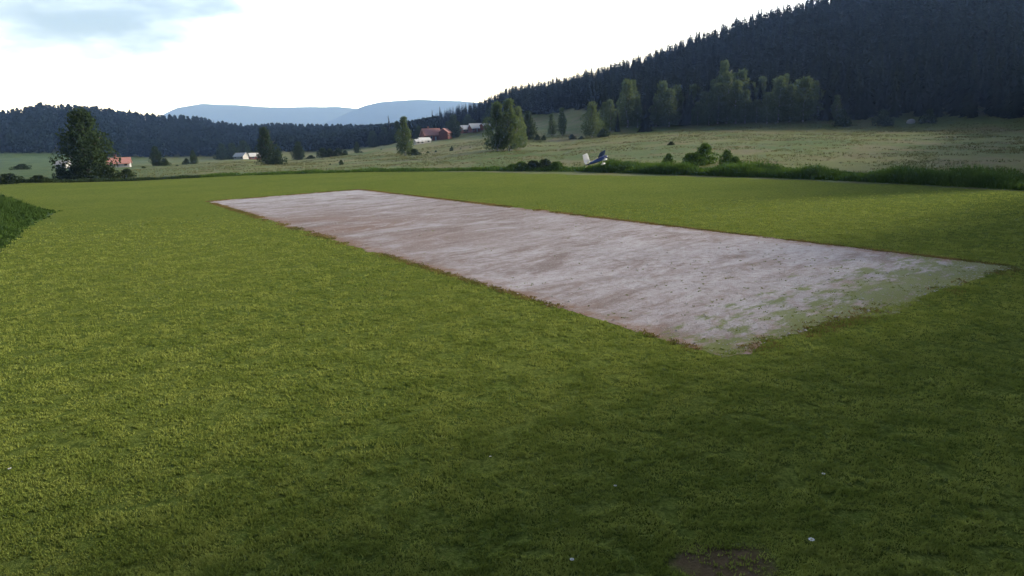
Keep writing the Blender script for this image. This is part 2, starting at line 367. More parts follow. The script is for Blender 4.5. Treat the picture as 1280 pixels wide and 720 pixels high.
DPX = [(0, 228), (90, 228), (170, 226), (250, 222), (300, 219.5), (450, 215), (600, 213.5), (730, 215), (860, 218.5), (1000, 223), (1150, 230), (1280, 237)]
ydt = np.interp(PXG, [p[0] for p in DPX], [flat(*p)[1] for p in DPX]); lush = np.maximum(lush, np.clip(1.25 - np.abs(Y - ydt - 3) / 7, 0, 1) * (Y > 40))
for nm, arr in (('wood', woodf), ('lush', lush)):
    at_ = me.attributes.new(nm, 'FLOAT', 'POINT'); at_.data.foreach_set('value', arr.ravel().astype(np.float32))
tag(link("ground", me, M['meadow']), kind='structure')

# mown field: one sheet just above the ground, ending at the ditch
DITCH_PX = [(0, 228), (90, 228), (170, 226), (250, 222), (300, 219.5), (450, 215), (600, 213.5), (730, 215), (860, 218.5), (1000, 223), (1150, 230), (1280, 237)]
DITCH = [flat(*p) for p in DITCH_PX]
DITCH = [(-190, 118)] + DITCH + [(DITCH[-1][0] + 5.5, DITCH[-1][1] - 13), (DITCH[-1][0] + 14, DITCH[-1][1] - 40), (DITCH[-1][0] + 18, -10)]
def along(pts, step):
    out = []
    for (x0, y0), (x1, y1) in zip(pts[:-1], pts[1:]):
        n = max(1, int(math.hypot(x1 - x0, y1 - y0) / step))
        out += [(x0 + (x1 - x0) * i / n, y0 + (y1 - y0) * i / n) for i in range(n)]
    return out + [pts[-1]]
dl = along(DITCH, .8); up = []
for i, (x, y) in enumerate(dl):
    w = (mnoise.noise(Vector((x * .25, y * .25, 3))) * .7 + mnoise.noise(Vector((x * .9, y * .9, 5))) * .35); up.append((x, y + w, 0.012))
vs = up + [(x * .45, min(y * .3, 30) - 30, 0.012) for x, y in dl]; n = len(up)
mb = MB(); mb.add(vs, [(i, i + n, i + n + 1, i + 1) for i in range(n - 1)])
tag(mb.build("mown_field", M['grass']), kind='structure')

# gravel strip, ragged edge
CR = [Vector(C_FL), Vector(C_NR), Vector(C_RR), Vector(C_FR)]
def strip_pt(s, t_): return (CR[0] * (1 - s) + CR[1] * s) * (1 - t_) + (CR[3] * (1 - s) + CR[2] * s) * t_
NS, NT = 620, 190; V = []; rim = []; weed = []; pale = []; brown = []
L1 = (CR[1] - CR[0]).length; W1 = (CR[3] - CR[0]).length
for i in range(NS + 1):
    for j in range(NT + 1):
        s, t_ = i / NS, j / NT
        # round the near corner off
        p = strip_pt(s, t_)
        d = min(s * L1, (1 - s) * L1, t_ * W1, (1 - t_) * W1)
        cc = Vector((min(s, 1 - s) * L1, min(t_, 1 - t_) * W1)); near = max(0, 1 - cc.length / 3.2)
        cen = strip_pt(.5, .5); inn = (cen - p).normalized()
        k = max(0, 1 - d / 1.6)
        e = mnoise.noise(Vector((p.x * .35, p.y * .35, 1))) * .85 + mnoise.noise(Vector((p.x * 1.3, p.y * 1.3, 2))) * .45 + mnoise.noise(Vector((p.x * 3.1, p.y * 3.1, 4))) * .26 + mnoise.noise(Vector((p.x * 7, p.y * 7, 6))) * .14
        p = p + inn * (k * (e * .8 - .10) + near * near * .1)
        V.append((p.x, p.y, .018)); pale.append(.75 * math.exp(-((s - .08) / .24) ** 2) + .6 * math.exp(-((s - .80) / .18) ** 2)); brown.append(1.0 * math.exp(-((s - .50) / .24) ** 2) * max(.45, 1.25 - 1.3 * t_)); rim.append(d); weed.append(.75 * max(0, (s - .90) / .10) + .42 * max(0, (s - .72) / .28) * min(1, .3 + t_) + .08)
idx = np.arange((NS + 1) * (NT + 1)).reshape(NS + 1, NT + 1)
F = np.stack([idx[:-1, :-1], idx[1:, :-1], idx[1:, 1:], idx[:-1, 1:]], -1).reshape(-1, 4)
me = npmesh("gravel_strip", V, F)
if me.polygons[0].normal.z < 0: me.flip_normals()
for nm, arr in (('rim', rim), ('weed', weed), ('pale', pale), ('brown', brown)):
    at_ = me.attributes.new(nm, 'FLOAT', 'POINT'); at_.data.foreach_set('value', np.array(arr, np.float32))
tag(link("gravel_strip", me, M['gravel']), kind='structure')
def in_strip(x, y, m=0.0):
    p = Vector((x, y))
    for a, b in zip(CR, CR[1:] + CR[:1]):
        e = b - a; c = (e.x * (p.y - a.y) - e.y * (p.x - a.x)) / e.length
        if c * STRIP_SIGN < m: return False
    return True
_e = CR[1] - CR[0]; _c = strip_pt(.5, .5) - CR[0]; STRIP_SIGN = 1 if (_e.x * _c.y - _e.y * _c.x) > 0 else -1

# far mountains, real ridges kilometres off
def ridge(name, pts, Yd, depth, base, seed):
    px0, px1 = pts[0][0], pts[-1][0]; n = 240; V = []; rows = 9
    for j in range(rows):
        q = j / (rows - 1) * 2 - 1
        for i in range(n + 1):
            px = px0 + (px1 - px0) * i / n; py = interp_px(pts, px); Yq = Yd + q * depth; u, e = ray(px, py)
            top = CAM_H + e * Yd; x = u * Yd
            rough = (vnoise(np.array([x]), np.array([Yq]), 260, seed)[0] - .5) * 26 + (vnoise(np.array([x]), np.array([Yq]), 70, seed)[0] - .5) * 7
            z = base + (top - base) * math.cos(q * math.pi / 2) ** .8 + rough * (.35 if j == rows // 2 else 1)
            V.append((x, Yq, z))
    idx = np.arange(rows * (n + 1)).reshape(rows, n + 1)
    F = np.stack([idx[:-1, :-1], idx[:-1, 1:], idx[1:, 1:], idx[1:, :-1]], -1).reshape(-1, 4)
    tag(link(name, npmesh(name, V, F, True), M['farhill']), kind='structure')
M['farhill'] = plain("far forested hill", (.045, .065, .045), .95, var=.5, scale=.01, spec=.05)
ridge("far_mountain", [(60, 190), (170, 168), (215, 140), (232, 133), (252, 129.5), (290, 131), (335, 134), (370, 134), (420, 133), (450, 136), (520, 142), (640, 160), (760, 175)], 10500, 1100, -40, 1)
ridge("far_mountain", [(330, 178), (400, 156), (438, 140), (455, 132), (475, 127), (520, 124.5), (575, 126), (640, 132), (700, 140), (760, 160)], 8800, 900, -30, 4)

# ------------------------------------------------------------------ trees
def quad_cloud(centres, size, normals=None, flat_=1.0, rng=RNG, aspect=(.6, 1.1)):
    """little leaf-clump quads, one per centre"""
    n = len(centres); d = rng.normal(size=(n, 3)); d /= np.linalg.norm(d, axis=1)[:, None]
    if normals is not None: d = d * .8 + normals; d /= np.linalg.norm(d, axis=1)[:, None]
    a = np.cross(d, rng.normal(size=(n, 3))); a /= np.linalg.norm(a, axis=1)[:, None] + 1e-9; b = np.cross(d, a)
    s = (size * rng.uniform(.6, 1.3, n))[:, None]; asp = rng.uniform(*aspect, n)[:, None]
    a = a * s; b = b * s * asp
    V = np.stack([centres - a - b * .4, centres + b * .9 - a * .2, centres + a + b * .3, centres - b + a * .1], 1).reshape(-1, 3)
    return V, np.arange(n * 4).reshape(n, 4)
def crown_broad(n, seed, lobes=26, width=.27, base=.12, spread=1.0, size=.03, taper=1.0):
    """unit-height broadleaf crown: many overlapping clumps along an uneven outline"""
    rng = np.random.default_rng(seed); C = []; N = []
    cen = []
    for i in range(lobes):
        h = base + (1 - base) * ((i + .5) / lobes) ** .9; q = (h - base) / (1 - base)
        prof = math.sin(min(1, q * 1.15 + .12) * math.pi) ** .6 if q < .9 else .35
        prof = prof * (1 - .45 * q * taper)
        a = i * 2.4 + rng.uniform(-.6, .6); r = width * prof * rng.uniform(.25, .85)
        lr = width * rng.uniform(.28, .52) * (1 - .35 * q)
        cen.append((r * math.cos(a) * spread, r * math.sin(a) * spread, min(h, 1 - lr * .8), lr))
    w = np.array([c[3] ** 2 for c in cen]); w /= w.sum()
    for c, k in zip(cen, (w * n).astype(int)):
        d = rng.normal(size=(k, 3)); d /= np.linalg.norm(d, axis=1)[:, None]
        rr = rng.uniform(.45, 1.08, k) ** .6; d[:, 2] *= 1.15
        C.append(np.array(c[:3]) + d * (rr * c[3])[:, None]); N.append(d)
    C = np.concatenate(C); N = np.concatenate(N); k = C[:, 2] > base * .5
    return quad_cloud(C[k], size, N[k] * .5, rng=rng)
def crown_spruce(seed, tiers=24, per=10, width=.17, base=.05, segs=2):
    """unit-height conifer: tiers of drooping, ragged boughs"""
    rng = np.random.default_rng(seed); V = []; F = []
    for i in range(tiers):
        q = i / (tiers - 1); z = base + (1.0 - base) * q; r = width * (1 - q) ** .85 * rng.uniform(.8, 1.12) + .006
        k = max(4, int(per * (1 - q * .55)))
        for j in range(k):
            a = 2 * math.pi * (j + rng.uniform(-.35, .35)) / k + i * 1.7; rr = r * rng.uniform(.65, 1.15)
            ca, sa = math.cos(a), math.sin(a); wd = rr * rng.uniform(.22, .36) + .004; z0 = z + rng.uniform(-.012, .012)
            p0 = (0, 0, z0 + .02); p1 = (ca * rr * .55, sa * rr * .55, z0 - rr * .15); p2 = (ca * rr, sa * rr, z0 - rr * rng.uniform(.35, .7))
            b = len(V)
            V += [p0, (p1[0] - sa * wd, p1[1] + ca * wd, p1[2] - wd * .35), (p1[0], p1[1], p1[2] + wd * .25), (p1[0] + sa * wd, p1[1] - ca * wd, p1[2] - wd * .35), p2]
            F += [(b, b + 1, b + 4, b + 2), (b, b + 2, b + 4, b + 3)]
    return np.array(V), np.array(F)
def trunk_mesh(name, seed, h=.9, r=.016, limbs=9, start=.2, reach=.2):
    rnd = random.Random(seed); mb = MB(); pts = [(rnd.uniform(-.01, .01) * i, rnd.uniform(-.01, .01) * i, h * i / 6) for i in range(7)]
    mb.tube(pts, [r * (1.25 - i / 6) + .001 for i in range(7)])
    for i in range(limbs):
        z = start + (h - start) * i / limbs; a = i * 2.4; L = reach * (1 - .6 * i / limbs)
        k = min(5, int(z / h * 6)); x0, y0 = pts[k][0], pts[k][1]
        mb.tube([(x0, y0, z), (x0 + math.cos(a) * L * .5, y0 + math.sin(a) * L * .5, z + L * .35), (x0 + math.cos(a) * L, y0 + math.sin(a) * L, z + L * .9)], [r * .45, r * .3, r * .12], 5)
    return mb.mesh(name, True)

def mk(name, VF, mat):
    me = npmesh(name, *VF); me.materials.append(mat); return me
BIRCH = [mk("birch_crown", crown_broad(4200, 10 + i, 34, .31 + .04 * (i % 2), .08, size=.019), M['birch']) for i in range(4)]
ALDER = [mk("alder_crown", crown_broad(6500, 30 + i, 44, .46, .03, size=.019, taper=.35), M['alder']) for i in range(2)]
BUSH = [mk("bush_crown", crown_broad(1500, 50 + i, 18, .80, -.1, size=.055, taper=.3), M['alder']) for i in range(3)]
BUSHL = []
for b_ in BUSH:
    c_ = b_.copy(); c_.materials.clear(); c_.materials.append(M['weeds']); BUSHL.append(c_)
SPR = [mk("spruce_crown", crown_spruce(70 + i, 26, 11, .16 + .02 * i), M['spruce']) for i in range(3)]
TRB = [trunk_mesh("trunk", 1), trunk_mesh("trunk", 2)]; TRA = trunk_mesh("trunk", 3, r=.028, limbs=12, start=.12, reach=.3)
TRS = trunk_mesh("trunk", 4, h=.97, r=.012, limbs=0); TRU = trunk_mesh("trunk", 5, h=.7, r=.02, limbs=6, start=.05, reach=.35)
for m_ in TRB: m_.materials.append(M['birchbark'])
for m_ in (TRA, TRS, TRU): m_.materials.append(M['bark'])
tc = 0
def tree(kind, px, py, Y, hpx, label, wide=1.0, group=None, name=None):
    """a tree with trunk and crown standing at photograph column px, distance Y, hpx pixels tall"""
    global tc; tc += 1
    p = drop_at(px, py, Y); H = hpx * Y / FPX
    H = max(.3, at(px, py - hpx, Y).z - p.z) if abs(at(px, py, Y).z - p.z) < 2.5 else H
    nm, crown, trunk, cat = {
        'birch': ('birch_tree', BIRCH[tc % 4], TRB[tc % 2], 'birch tree'), 'alder': ('broadleaf_tree', ALDER[tc % 2], TRA, 'tree'),
        'bush': ('bush', BUSH[tc % 3], TRU, 'bush'), 'greenbush': ('bush', BUSHL[tc % 3], TRU, 'bush'),
        'spruce': ('spruce_tree', SPR[tc % 3], TRS, 'spruce tree')}[kind]
    o = empty(name or nm, p, tc * 1.3, label=label, cat=cat, group=group); o.location.z -= .05 * min(H, 2)
    if 'bush' in kind:
        w = wide * H; link("stems", trunk, None, o, sc=(w, w, H)); link("foliage", crown, None, o, sc=(w, w, H))
    else:
        link("trunk", trunk, None, o, sc=(H, H, H)); link("crown", crown, None, o, sc=(H * wide, H * wide, H))
    return o

# -- lone trees and bushes, left to right
tree('alder', 113, 224, 150, 86, "big dark broadleaf tree left of the red-roofed house, largest tree on the left", 1.05)
tree('bush', 12, 226, 140, 9, "flat dark bush at the field's far edge by the left frame, nearest the bank", 2.2)
tree('bush', 28, 212, 260, 7, "flat dark bush out in the far left field", 2.6)
tree('bush', 48, 226, 143, 7, "flat dark bush between the bank and the big dark tree", 2.4)
tree('bush', 180, 214, 250, 6, "low scrub bush right of the red-roofed white house", 2.4)
tree('bush', 222, 211, 280, 5, "low scrub bush between the small green tree and the small pointed tree", 2.4)
tree('bush', 262, 209, 300, 5, "low scrub bush right of the small pointed tree", 2.6)
tree('bush', 389, 200, 330, 6, "flat bush left of the hedge row on the pale slope", 2.2)
tree('bush', 77, 224, 150, 15, "dark bush just left of the big dark tree's foot", 1.0)
tree('bush', 97, 225, 147, 18, "low dark bush under the left half of the big dark tree", 1.3)
tree('bush', 137, 224, 149, 16, "low dark bush under the right edge of the big dark tree", 1.4)
tree('bush', 160, 223, 152, 12, "small round bush standing alone right of the big dark tree", 1.5)
tree('alder', 197, 211, 300, 28, "small green tree between the big dark tree and the stubby pair", .9)
tree('bush', 207, 211, 298, 13, "bush at the right foot of the small green tree near the red roof", 1.0)
tree('alder', 243, 209, 310, 21, "small pointed dark tree with a low bush on its left", .8)
tree('bush', 234, 209, 308, 11, "low dark bush left of the small pointed tree", 1.0)
tree('alder', 279, 202, 480, 22, "leftmost blue-green tree of the clump left of the white house", 1.1)
tree('alder', 292, 203, 470, 24, "middle blue-green tree of the clump left of the white house", 1.2)
tree('alder', 306, 200, 500, 24, "blue-green tree behind the small white house", 1.1)
tree('alder', 335, 207, 240, 48, "tall grey-green tree right of the two small houses", .75)
tree('bush', 349, 206, 242, 17, "bush at the right foot of the tall grey-green tree", 1.0)
tree('alder', 374, 200, 330, 23, "round-headed small tree right of the tall grey-green tree", 1.0)
for i, (px, py, h, t_) in enumerate([(404, 198, 13, "leftmost bush of the hedge row on the pale slope"), (413, 198, 12, "second bush of the hedge row on the pale slope"),
                                     (424, 197, 12, "third bush of the hedge row on the pale slope"), (432, 197, 9, "last low bush of the hedge row on the pale slope")]):
    tree('bush', px, py, 330, h, t_, 1.1)
tree('alder', 447, 195, 340, 18, "slim small tree right of the hedge row on the pale slope", .8)
tree('bush', 452, 194, 338, 5, "flat bush beside the slim small tree on the pale slope", 1.8)
tree('bush', 477, 192, 350, 6, "flat bush alone halfway up the pale slope left of the birch", 2.2)
tree('bush', 427, 208, 190, 8, "small dark bush alone in the meadow left of the lone birch", .9)
tree('bush', 413, 208, 195, 4, "tiny bush left of the small dark meadow bush", 1.0)
tree('birch', 507, 196, 254, 50, "lone grey-green birch left of the pink-roofed farmhouse", .95)
tree('bush', 518, 196, 250, 10, "low bush at the right foot of the lone birch", 1.6)
tree('spruce', 488, 181, 520, 37, "tall narrow spruce just left of the lone birch", .8)
tree('spruce', 517, 160, 600, 14, "short spruce top behind the pink farmhouse roof", 1.0)
tree('spruce', 541, 158, 640, 26, "left one of two tall spruces behind the farmhouse", .7)
tree('spruce', 551, 158, 640, 27, "right one of two tall spruces behind the farmhouse", .9)
tree('alder', 482, 183, 500, 24, "round tree at the wood edge left of the narrow spruce", 1.1)
tree('alder', 467, 184, 500, 20, "lowest round tree at the wood edge above the pale slope", 1.2)
tree('alder', 568, 174, 440, 31, "blue-green tree between the farmhouse and the barns", .9)
tree('alder', 524, 168, 480, 15, "small tree behind the left end of the pink farmhouse roof", 1.1)
tree('alder', 561, 172, 455, 20, "small tree right behind the reddish outbuilding", 1.0)
tree('spruce', 533, 160, 620, 15, "short dark spruce over the middle of the pink farmhouse roof", 1.0)
tree('spruce', 560, 160, 640, 18, "short spruce right of the two tall farm spruces", 1.0)
tree('alder', 586, 168, 500, 18, "tree rising behind the gap between the white-roofed barns", 1.1)
tree('alder', 612, 168, 480, 20, "tree at the right end of the barns beside the big birches", 1.1)
tree('alder', 498, 182, 500, 30, "dark tree between the narrow spruce and the lone birch", .9)
tree('bush', 500, 186, 420, 8, "low bush behind the left foot of the lone birch", 1.6)
tree('bush', 535, 193, 260, 4, "leftmost tiny bush in the meadow below the farmhouse", 1.3)
tree('bush', 545, 192, 262, 4, "second tiny bush in the meadow below the farmhouse", 1.3)
tree('bush', 565, 194, 250, 11, "small upright dark bush in the meadow below the barns", .7)
tree('bush', 576, 193, 252, 6, "flat bush right of the small upright dark bush", 2.0)
tree('bush', 588, 193, 252, 6, "flat bush furthest right below the barns", 2.0)
tree('bush', 609, 186, 260, 10, "grey bush left of the large paired birches", 1.0)
tree('birch', 622, 188, 205, 60, "left trunk of the large birch pair above the hedge clump", .95)
tree('birch', 637, 190, 203, 66, "right and tallest of the large birch pair above the hedge clump", 1.05)
tree('birch', 648, 186, 210, 52, "shorter birch leaning against the right side of the birch pair", .9)
tree('alder', 661, 177, 270, 38, "dark round tree right of the large birch pair", .75)
tree('bush', 672, 177, 265, 9, "small dark shrub right of the dark round tree", .8)
tree('bush', 680, 177, 265, 8, "small rust-tinged shrub between the dark tree and the slim birches", .8)
tree('birch', 690, 175, 290, 33, "slim pale birch left of the meadow gap", .8)
tree('birch', 703, 176, 285, 41, "second slim pale birch by the meadow gap", .8)
tree('bush', 715, 178, 262, 10, "grey-green bush between the slim birches and the round birch", 1.3)
tree('bush', 727, 179, 258, 9, "low bush at the left foot of the round birch", 1.4)
tree('birch', 740, 179, 262, 51, "round-crowned birch standing forward above the white aeroplane", 1.15)
tree('bush', 754, 180, 258, 9, "low bush at the right foot of the round birch", 1.6)
tree('birch', 763, 171, 280, 46, "pale birch left of the narrow dark spruce", 1.0)
tree('spruce', 772, 170, 276, 34, "narrow dark spruce between two pale birches", .8)
tree('birch', 784, 168, 290, 55, "tallest pale birch left of the stout dark spruce", 1.0)
tree('birch', 797, 167, 288, 46, "pale birch close behind the stout dark spruce", .8)
tree('spruce', 807, 172, 268, 42, "stout dark spruce standing forward of the birches", 1.6)
tree('birch', 820, 163, 288, 42, "left half of the twin rounded birches right of the stout spruce", 1.0)
tree('birch', 836, 163, 284, 52, "right and taller of the twin rounded birches", 1.25)
tree('spruce', 856, 162, 284, 46, "dark spruce right of the twin rounded birches", 1.0)
BR = [(872, 160, 280, 32, 1), (886, 162, 275, 46, .9), (897, 160, 278, 55, .8), (908, 160, 276, 70, .75), (919, 161, 272, 60, .75), (931, 161, 270, 48, .9), (945, 161, 268, 36, 1.1),
      (958, 161, 262, 45, .9), (972, 162, 260, 53, .85), (986, 162, 258, 43, 1), (1003, 162, 254, 52, 1)]
BL = ["low birch starting the long birch row beside the dark spruce", "birch in the long row with a rounded shoulder, second from its left end", "birch in the long row left of its tallest tree",
      "tallest birch of the long row at the wood edge", "birch in the long row right of its tallest tree", "dense mid-row birch of the long birch row",
      "shortest birch near the middle of the long row", "birch right of the shortest one in the long row", "third birch from the right end of the long row",
      "second birch from the right end of the long row", "last and widest birch at the dark right end of the long row"]
for (px, py, Yd, h, w), t_ in zip(BR, BL): tree('birch', px, py, Yd, h, t_, w * 1.25, group="birches along the wood edge")
for px, Yd, h, w in ((879, 292, 34, 1.0), (892, 296, 44, 1.0), (903, 296, 64, .9), (915, 290, 50, .9), (925, 290, 54, 1.0), (938, 288, 38, 1.0), (951, 284, 44, 1.0), (965, 280, 40, 1.0), (979, 276, 46, 1.0), (995, 272, 38, 1.1), (1017, 262, 40, 1.1), (1030, 256, 32, 1.0), (1044, 250, 28, 1.0)):
    tree('birch', px, 160, Yd, h, "birch filling the second rank behind the long birch row", w, group="birches of the second rank")
for px, Yd, h, w, t_ in ((756, 300, 34, 1.1, "dim birch behind and left of the pale birch near the narrow dark spruce"), (790, 305, 50, 1.1, "dim birch behind the two birches left of the stout dark spruce"),
                         (828, 300, 48, 1.1, "dim birch behind the twin rounded birches"), (846, 296, 44, 1.1, "birch squeezed between the twin rounded birches and the dark spruce"), (866, 296, 42, 1.1, "birch just right of the dark spruce, before the long row")):
    tree('birch', px, 162, Yd, h, t_, w)
tree('bush', 1052, 160, 236, 22, "dim green bush at the wood edge right of the birch row", 1.0)
tree('bush', 1102, 162, 228, 24, "pale dim bush in a gap of the dark wood edge", 1.0)
tree('bush', 1160, 163, 222, 26, "last dim bush at the wood edge towards the right", .9)
tree('bush', 839, 184, 170, 7, "flat dark bush alone in the meadow below the twin birches", 1.6)
tree('greenbush', 881, 207, 112, 27, "large round shrub behind the ditch, biggest in the meadow", 1.0)
tree('greenbush', 868, 207, 110, 16, "low shrub on the left flank of the large round shrub", 1.4)
tree('greenbush', 908, 208, 106, 20, "small upright shrub right of the large round shrub", .9)
tree('greenbush', 919, 210, 103, 14, "low shrub furthest right of the large round shrub", 1.3)
tree('greenbush', 836, 208, 116, 16, "thin pale shrub left of the large round shrub", 1.0)
tree('greenbush', 860, 208, 113, 16, "thin pale shrub close left of the large round shrub", 1.0)
HC = ["left end of the dark hedge clump by the ditch", "second bush of the dark hedge clump by the ditch", "middle bush of the dark hedge clump by the ditch",
      "fourth bush of the dark hedge clump by the ditch", "right end of the dark hedge clump by the ditch"]
for px, h, w, t_ in zip((640, 652, 667, 682, 696), (9, 12, 13, 15, 12), (2.3, 2.0, 2.2, 1.7, 2.2), HC): tree('bush' if h > 12 else 'greenbush', px, 214, 123 - (px - 641) * .09 + 1.5 * (h % 2), h, t_, w, group="bushes of the hedge clump by the ditch")

# -- forest on the right hill: 290 nearest spruces singly, the rest as one wood
def merged(name, protos, P, S, ROT, mat):
    Vs, Fs, b = [], [], 0
    pid = RNG.integers(0, len(protos), len(P))
    for k, (V, F) in enumerate(protos):
        ii = np.where(pid == k)[0]
        if not len(ii): continue
        c, s = np.cos(ROT[ii])[:, None], np.sin(ROT[ii])[:, None]; sc = S[ii][:, None]; w = RNG.uniform(.85, 1.25, len(ii))[:, None]
        x = (V[None, :, 0] * c - V[None, :, 1] * s) * sc * w; y = (V[None, :, 0] * s + V[None, :, 1] * c) * sc * w; z = V[None, :, 2] * sc
        W = np.stack([x + P[ii, 0:1], y + P[ii, 1:2], z + P[ii, 2:3]], -1).reshape(-1, 3)
        FF = (F[None] + (np.arange(len(ii)) * len(V))[:, None, None]).reshape(-1, F.shape[1]) + b
        Vs.append(W); Fs.append(FF); b += len(W)
    me = npmesh(name, np.concatenate(Vs), np.concatenate(Fs)); me.materials.append(mat); return me
pts = []
y = 150.0
while y < 900:
    st = 4.6 + (y - 150) / 160; x = -180.0
    while x < 620:
        X0 = x + random.uniform(-.42, .42) * st; Y0 = y + random.uniform(-.42, .42) * st; px = px_of(X0, Y0)
        if 555 < px < 1480:
            e = interp_px(WOOD_R, px); top = interp_px([(560, 1050), (700, 840), (850, 700), (1010, 600), (1280, 520), (1500, 470)], px)
            if e < Y0 < top and not (px < 610 and Y0 < 640 + 0 and hz(X0, Y0) < 12): pts.append((X0, Y0, Y0 - e))
        x += st
    y += st
pts = np.array(pts); Zp = height(pts[:, 0], pts[:, 1]); Hs = RNG.uniform(11, 18.5, len(pts)) * (1 + .12 * (RNG.random(len(pts)) > .9))
PX = 640 + FPX * pts[:, 0] / pts[:, 1] * math.cos(R(12.51))
order = np.argsort(-(Hs / pts[:, 1]) * (PX > 745) * (PX < 1300) * np.clip(1.2 - pts[:, 2] / 120, .01, 1))
single = set(order[:290].tolist())
for k in order[:290]:
    px_ = PX[k]
    dim = "dark spruce in the dense front ranks of the wood behind the birch row" if px_ < 1020 else "near-black spruce in the front ranks of the wood right of the birches"
    gname = "spruces in the wood behind the birches" if px_ < 1020 else "spruces in the wood right of the birches"
    o = link("spruce_tree", SPR[int(k) % 3], None, None, (pts[k, 0], pts[k, 1], Zp[k] - .3), k * 1.1, (Hs[k] * 1.05, Hs[k] * 1.05, Hs[k]))
    tag(o, dim, "spruce tree", gname)
rest = np.array([k for k in range(len(pts)) if k not in single])
sp_lo = [crown_spruce(90 + i, 15, 7, .19) for i in range(4)]
me = merged("hill_forest", sp_lo, np.stack([pts[rest, 0], pts[rest, 1], Zp[rest] - .3], 1), Hs[rest], RNG.uniform(0, 6.3, len(rest)), M['spruce'])
tag(link("hill_forest", me, None), "dense dark spruce wood covering the long hill on the right", "forest", kind='stuff')

# -- far wood on the left hill
pts2 = []; y = 500.0
while y < 1180:
    st = 7.5 + (y - 500) / 120; x = -1150.0
    while x < 60:
        X0 = x + random.uniform(-.42, .42) * st; Y0 = y + random.uniform(-.42, .42) * st; px = px_of(X0, Y0)
        if -330 < px < 560 and Y0 > interp_px(WOOD_L, px): pts2.append((X0, Y0))
        x += st
    y += st
pts2 = np.array(pts2); Z2 = height(pts2[:, 0], pts2[:, 1]); H2 = RNG.uniform(11, 14.5, len(pts2))
br_lo = [crown_broad(150, 110 + i, 9, .34, .02, size=.085) for i in range(3)]
sp_l2 = [crown_spruce(120 + i, 11, 6, .20) for i in range(3)]
sel = RNG.random(len(pts2)) < .25; P2 = np.stack([pts2[:, 0], pts2[:, 1], Z2 - .3], 1)
tag(link("far_wood", merged("far_wood", sp_l2, P2[sel], H2[sel] * 1.08, RNG.uniform(0, 6.3, sel.sum()), M['wood']), None), "blue-dark conifers mixed through the wood on the low left hill", "forest", kind='stuff')
tag(link("far_wood", merged("far_wood", br_lo, P2[~sel], H2[~sel] * .95, RNG.uniform(0, 6.3, (~sel).sum()), M['wood']), None), "rounded broadleaf crowns mixed through the wood on the low left hill", "forest", kind='stuff')

# -- spruces added out of view, past the right frame edge, to shade the near grass
i = 0
for row in range(2):
    for y_ in np.arange(-6, 60, 3.6):
        y2 = float(y_ + 1.8 * row); h = float(np.interp(y2, [-6, 10, 16, 24, 30, 40, 54, 62], [15, 19.5, 15.0, 11.5, 12.5, 14, 10.5, 7.5])) * random.uniform(.9, 1.12) + row * 1.5
        x2 = max(21, .79 * y2 + 15.0) + row * 7 + random.uniform(-1, 1); i += 1
        o = link("spruce_tree", SPR[i % 3], None, None, (x2, y2, hz(x2, y2) - .3), i * 1.3, (h * 2.1, h * 2.1, h)); tag(o, "added out-of-view spruce shading the right side of the mown field", "spruce tree", "spruces lining the field's right side")

for i, y_ in enumerate(np.arange(66, 200, 4.2)):  # second unseen belt, added to darken the right of the meadow
    x2 = .79 * y_ + 8 + random.uniform(-1.5, 4); h = random.uniform(17, 21.5); y2 = float(y_)
    o = link("spruce_tree", SPR[i % 3], None, None, (x2, y2, hz(x2, y2) - .3), i * 1.3, (h * 1.9, h * 1.9, h)); tag(o, "added out-of-view spruce shading the right side of the rough meadow", "spruce tree", "added spruces shading the meadow")

# ------------------------------------------------------------------ grass as stuff
def blades(P, Hb, W, lean=.35, per=3):
    """tapered blade triangles, `per` to a tuft"""
    n = len(P); P = np.repeat(P, per, 0); Hb = np.repeat(Hb, per) * RNG.uniform(.6, 1.15, n * per); W = np.repeat(W, per) if hasattr(W, '__len__') else np.full(n * per, W)
    a = RNG.uniform(0, 2 * np.pi, n * per); off = RNG.normal(size=(n * per, 2)) * (W * 1.1)[:, None]
    ln = RNG.uniform(-lean, lean, (n * per, 2)) * Hb[:, None]
    dx, dy = np.cos(a) * W * .5, np.sin(a) * W * .5; bx = P[:, 0] + off[:, 0]; by = P[:, 1] + off[:, 1]; z = P[:, 2]
    V = np.stack([np.stack([bx - dx, by - dy, z], -1), np.stack([bx + dx, by + dy, z], -1), np.stack([bx + ln[:, 0], by + ln[:, 1], z + Hb], -1)], 1).reshape(-1, 3)
    return V, np.arange(n * per * 3).reshape(-1, 3)
# short lawn blades near the camera
N = 260000; d = 7.5 + 62 * RNG.random(N) ** 1.7; uu = RNG.uniform(-.86, .86, N); x = uu * d; y = d
k = np.array([not in_strip(a, b, -.05) for a, b in zip(x, y)]); clump = (vnoise(x, y, .55, 5) * .5 + vnoise(x, y, .2, 6) * .5) > .36
bx0, by0 = flat(905, 706); k &= (np.hypot(x - bx0, (y - by0) * 1.3) + .7 * vnoise(x, y, .3, 14) > 1.0) | (RNG.random(N) < .12)
k &= clump & (RNG.random(N) < np.clip((62 - d) / 40, 0, 1)); P = np.stack([x[k], y[k], np.full(k.sum(), .012)], 1)
tag(link("grass", npmesh("grass", *blades(P, (.030 + .0008 * y[k]) * (.5 + 1.3 * vnoise(x[k], y[k], .22, 11)), .012 + .0011 * y[k], .8, 4)), M['blade']), "short yellow-green mown grass in front of the strip", "grass", kind='stuff')
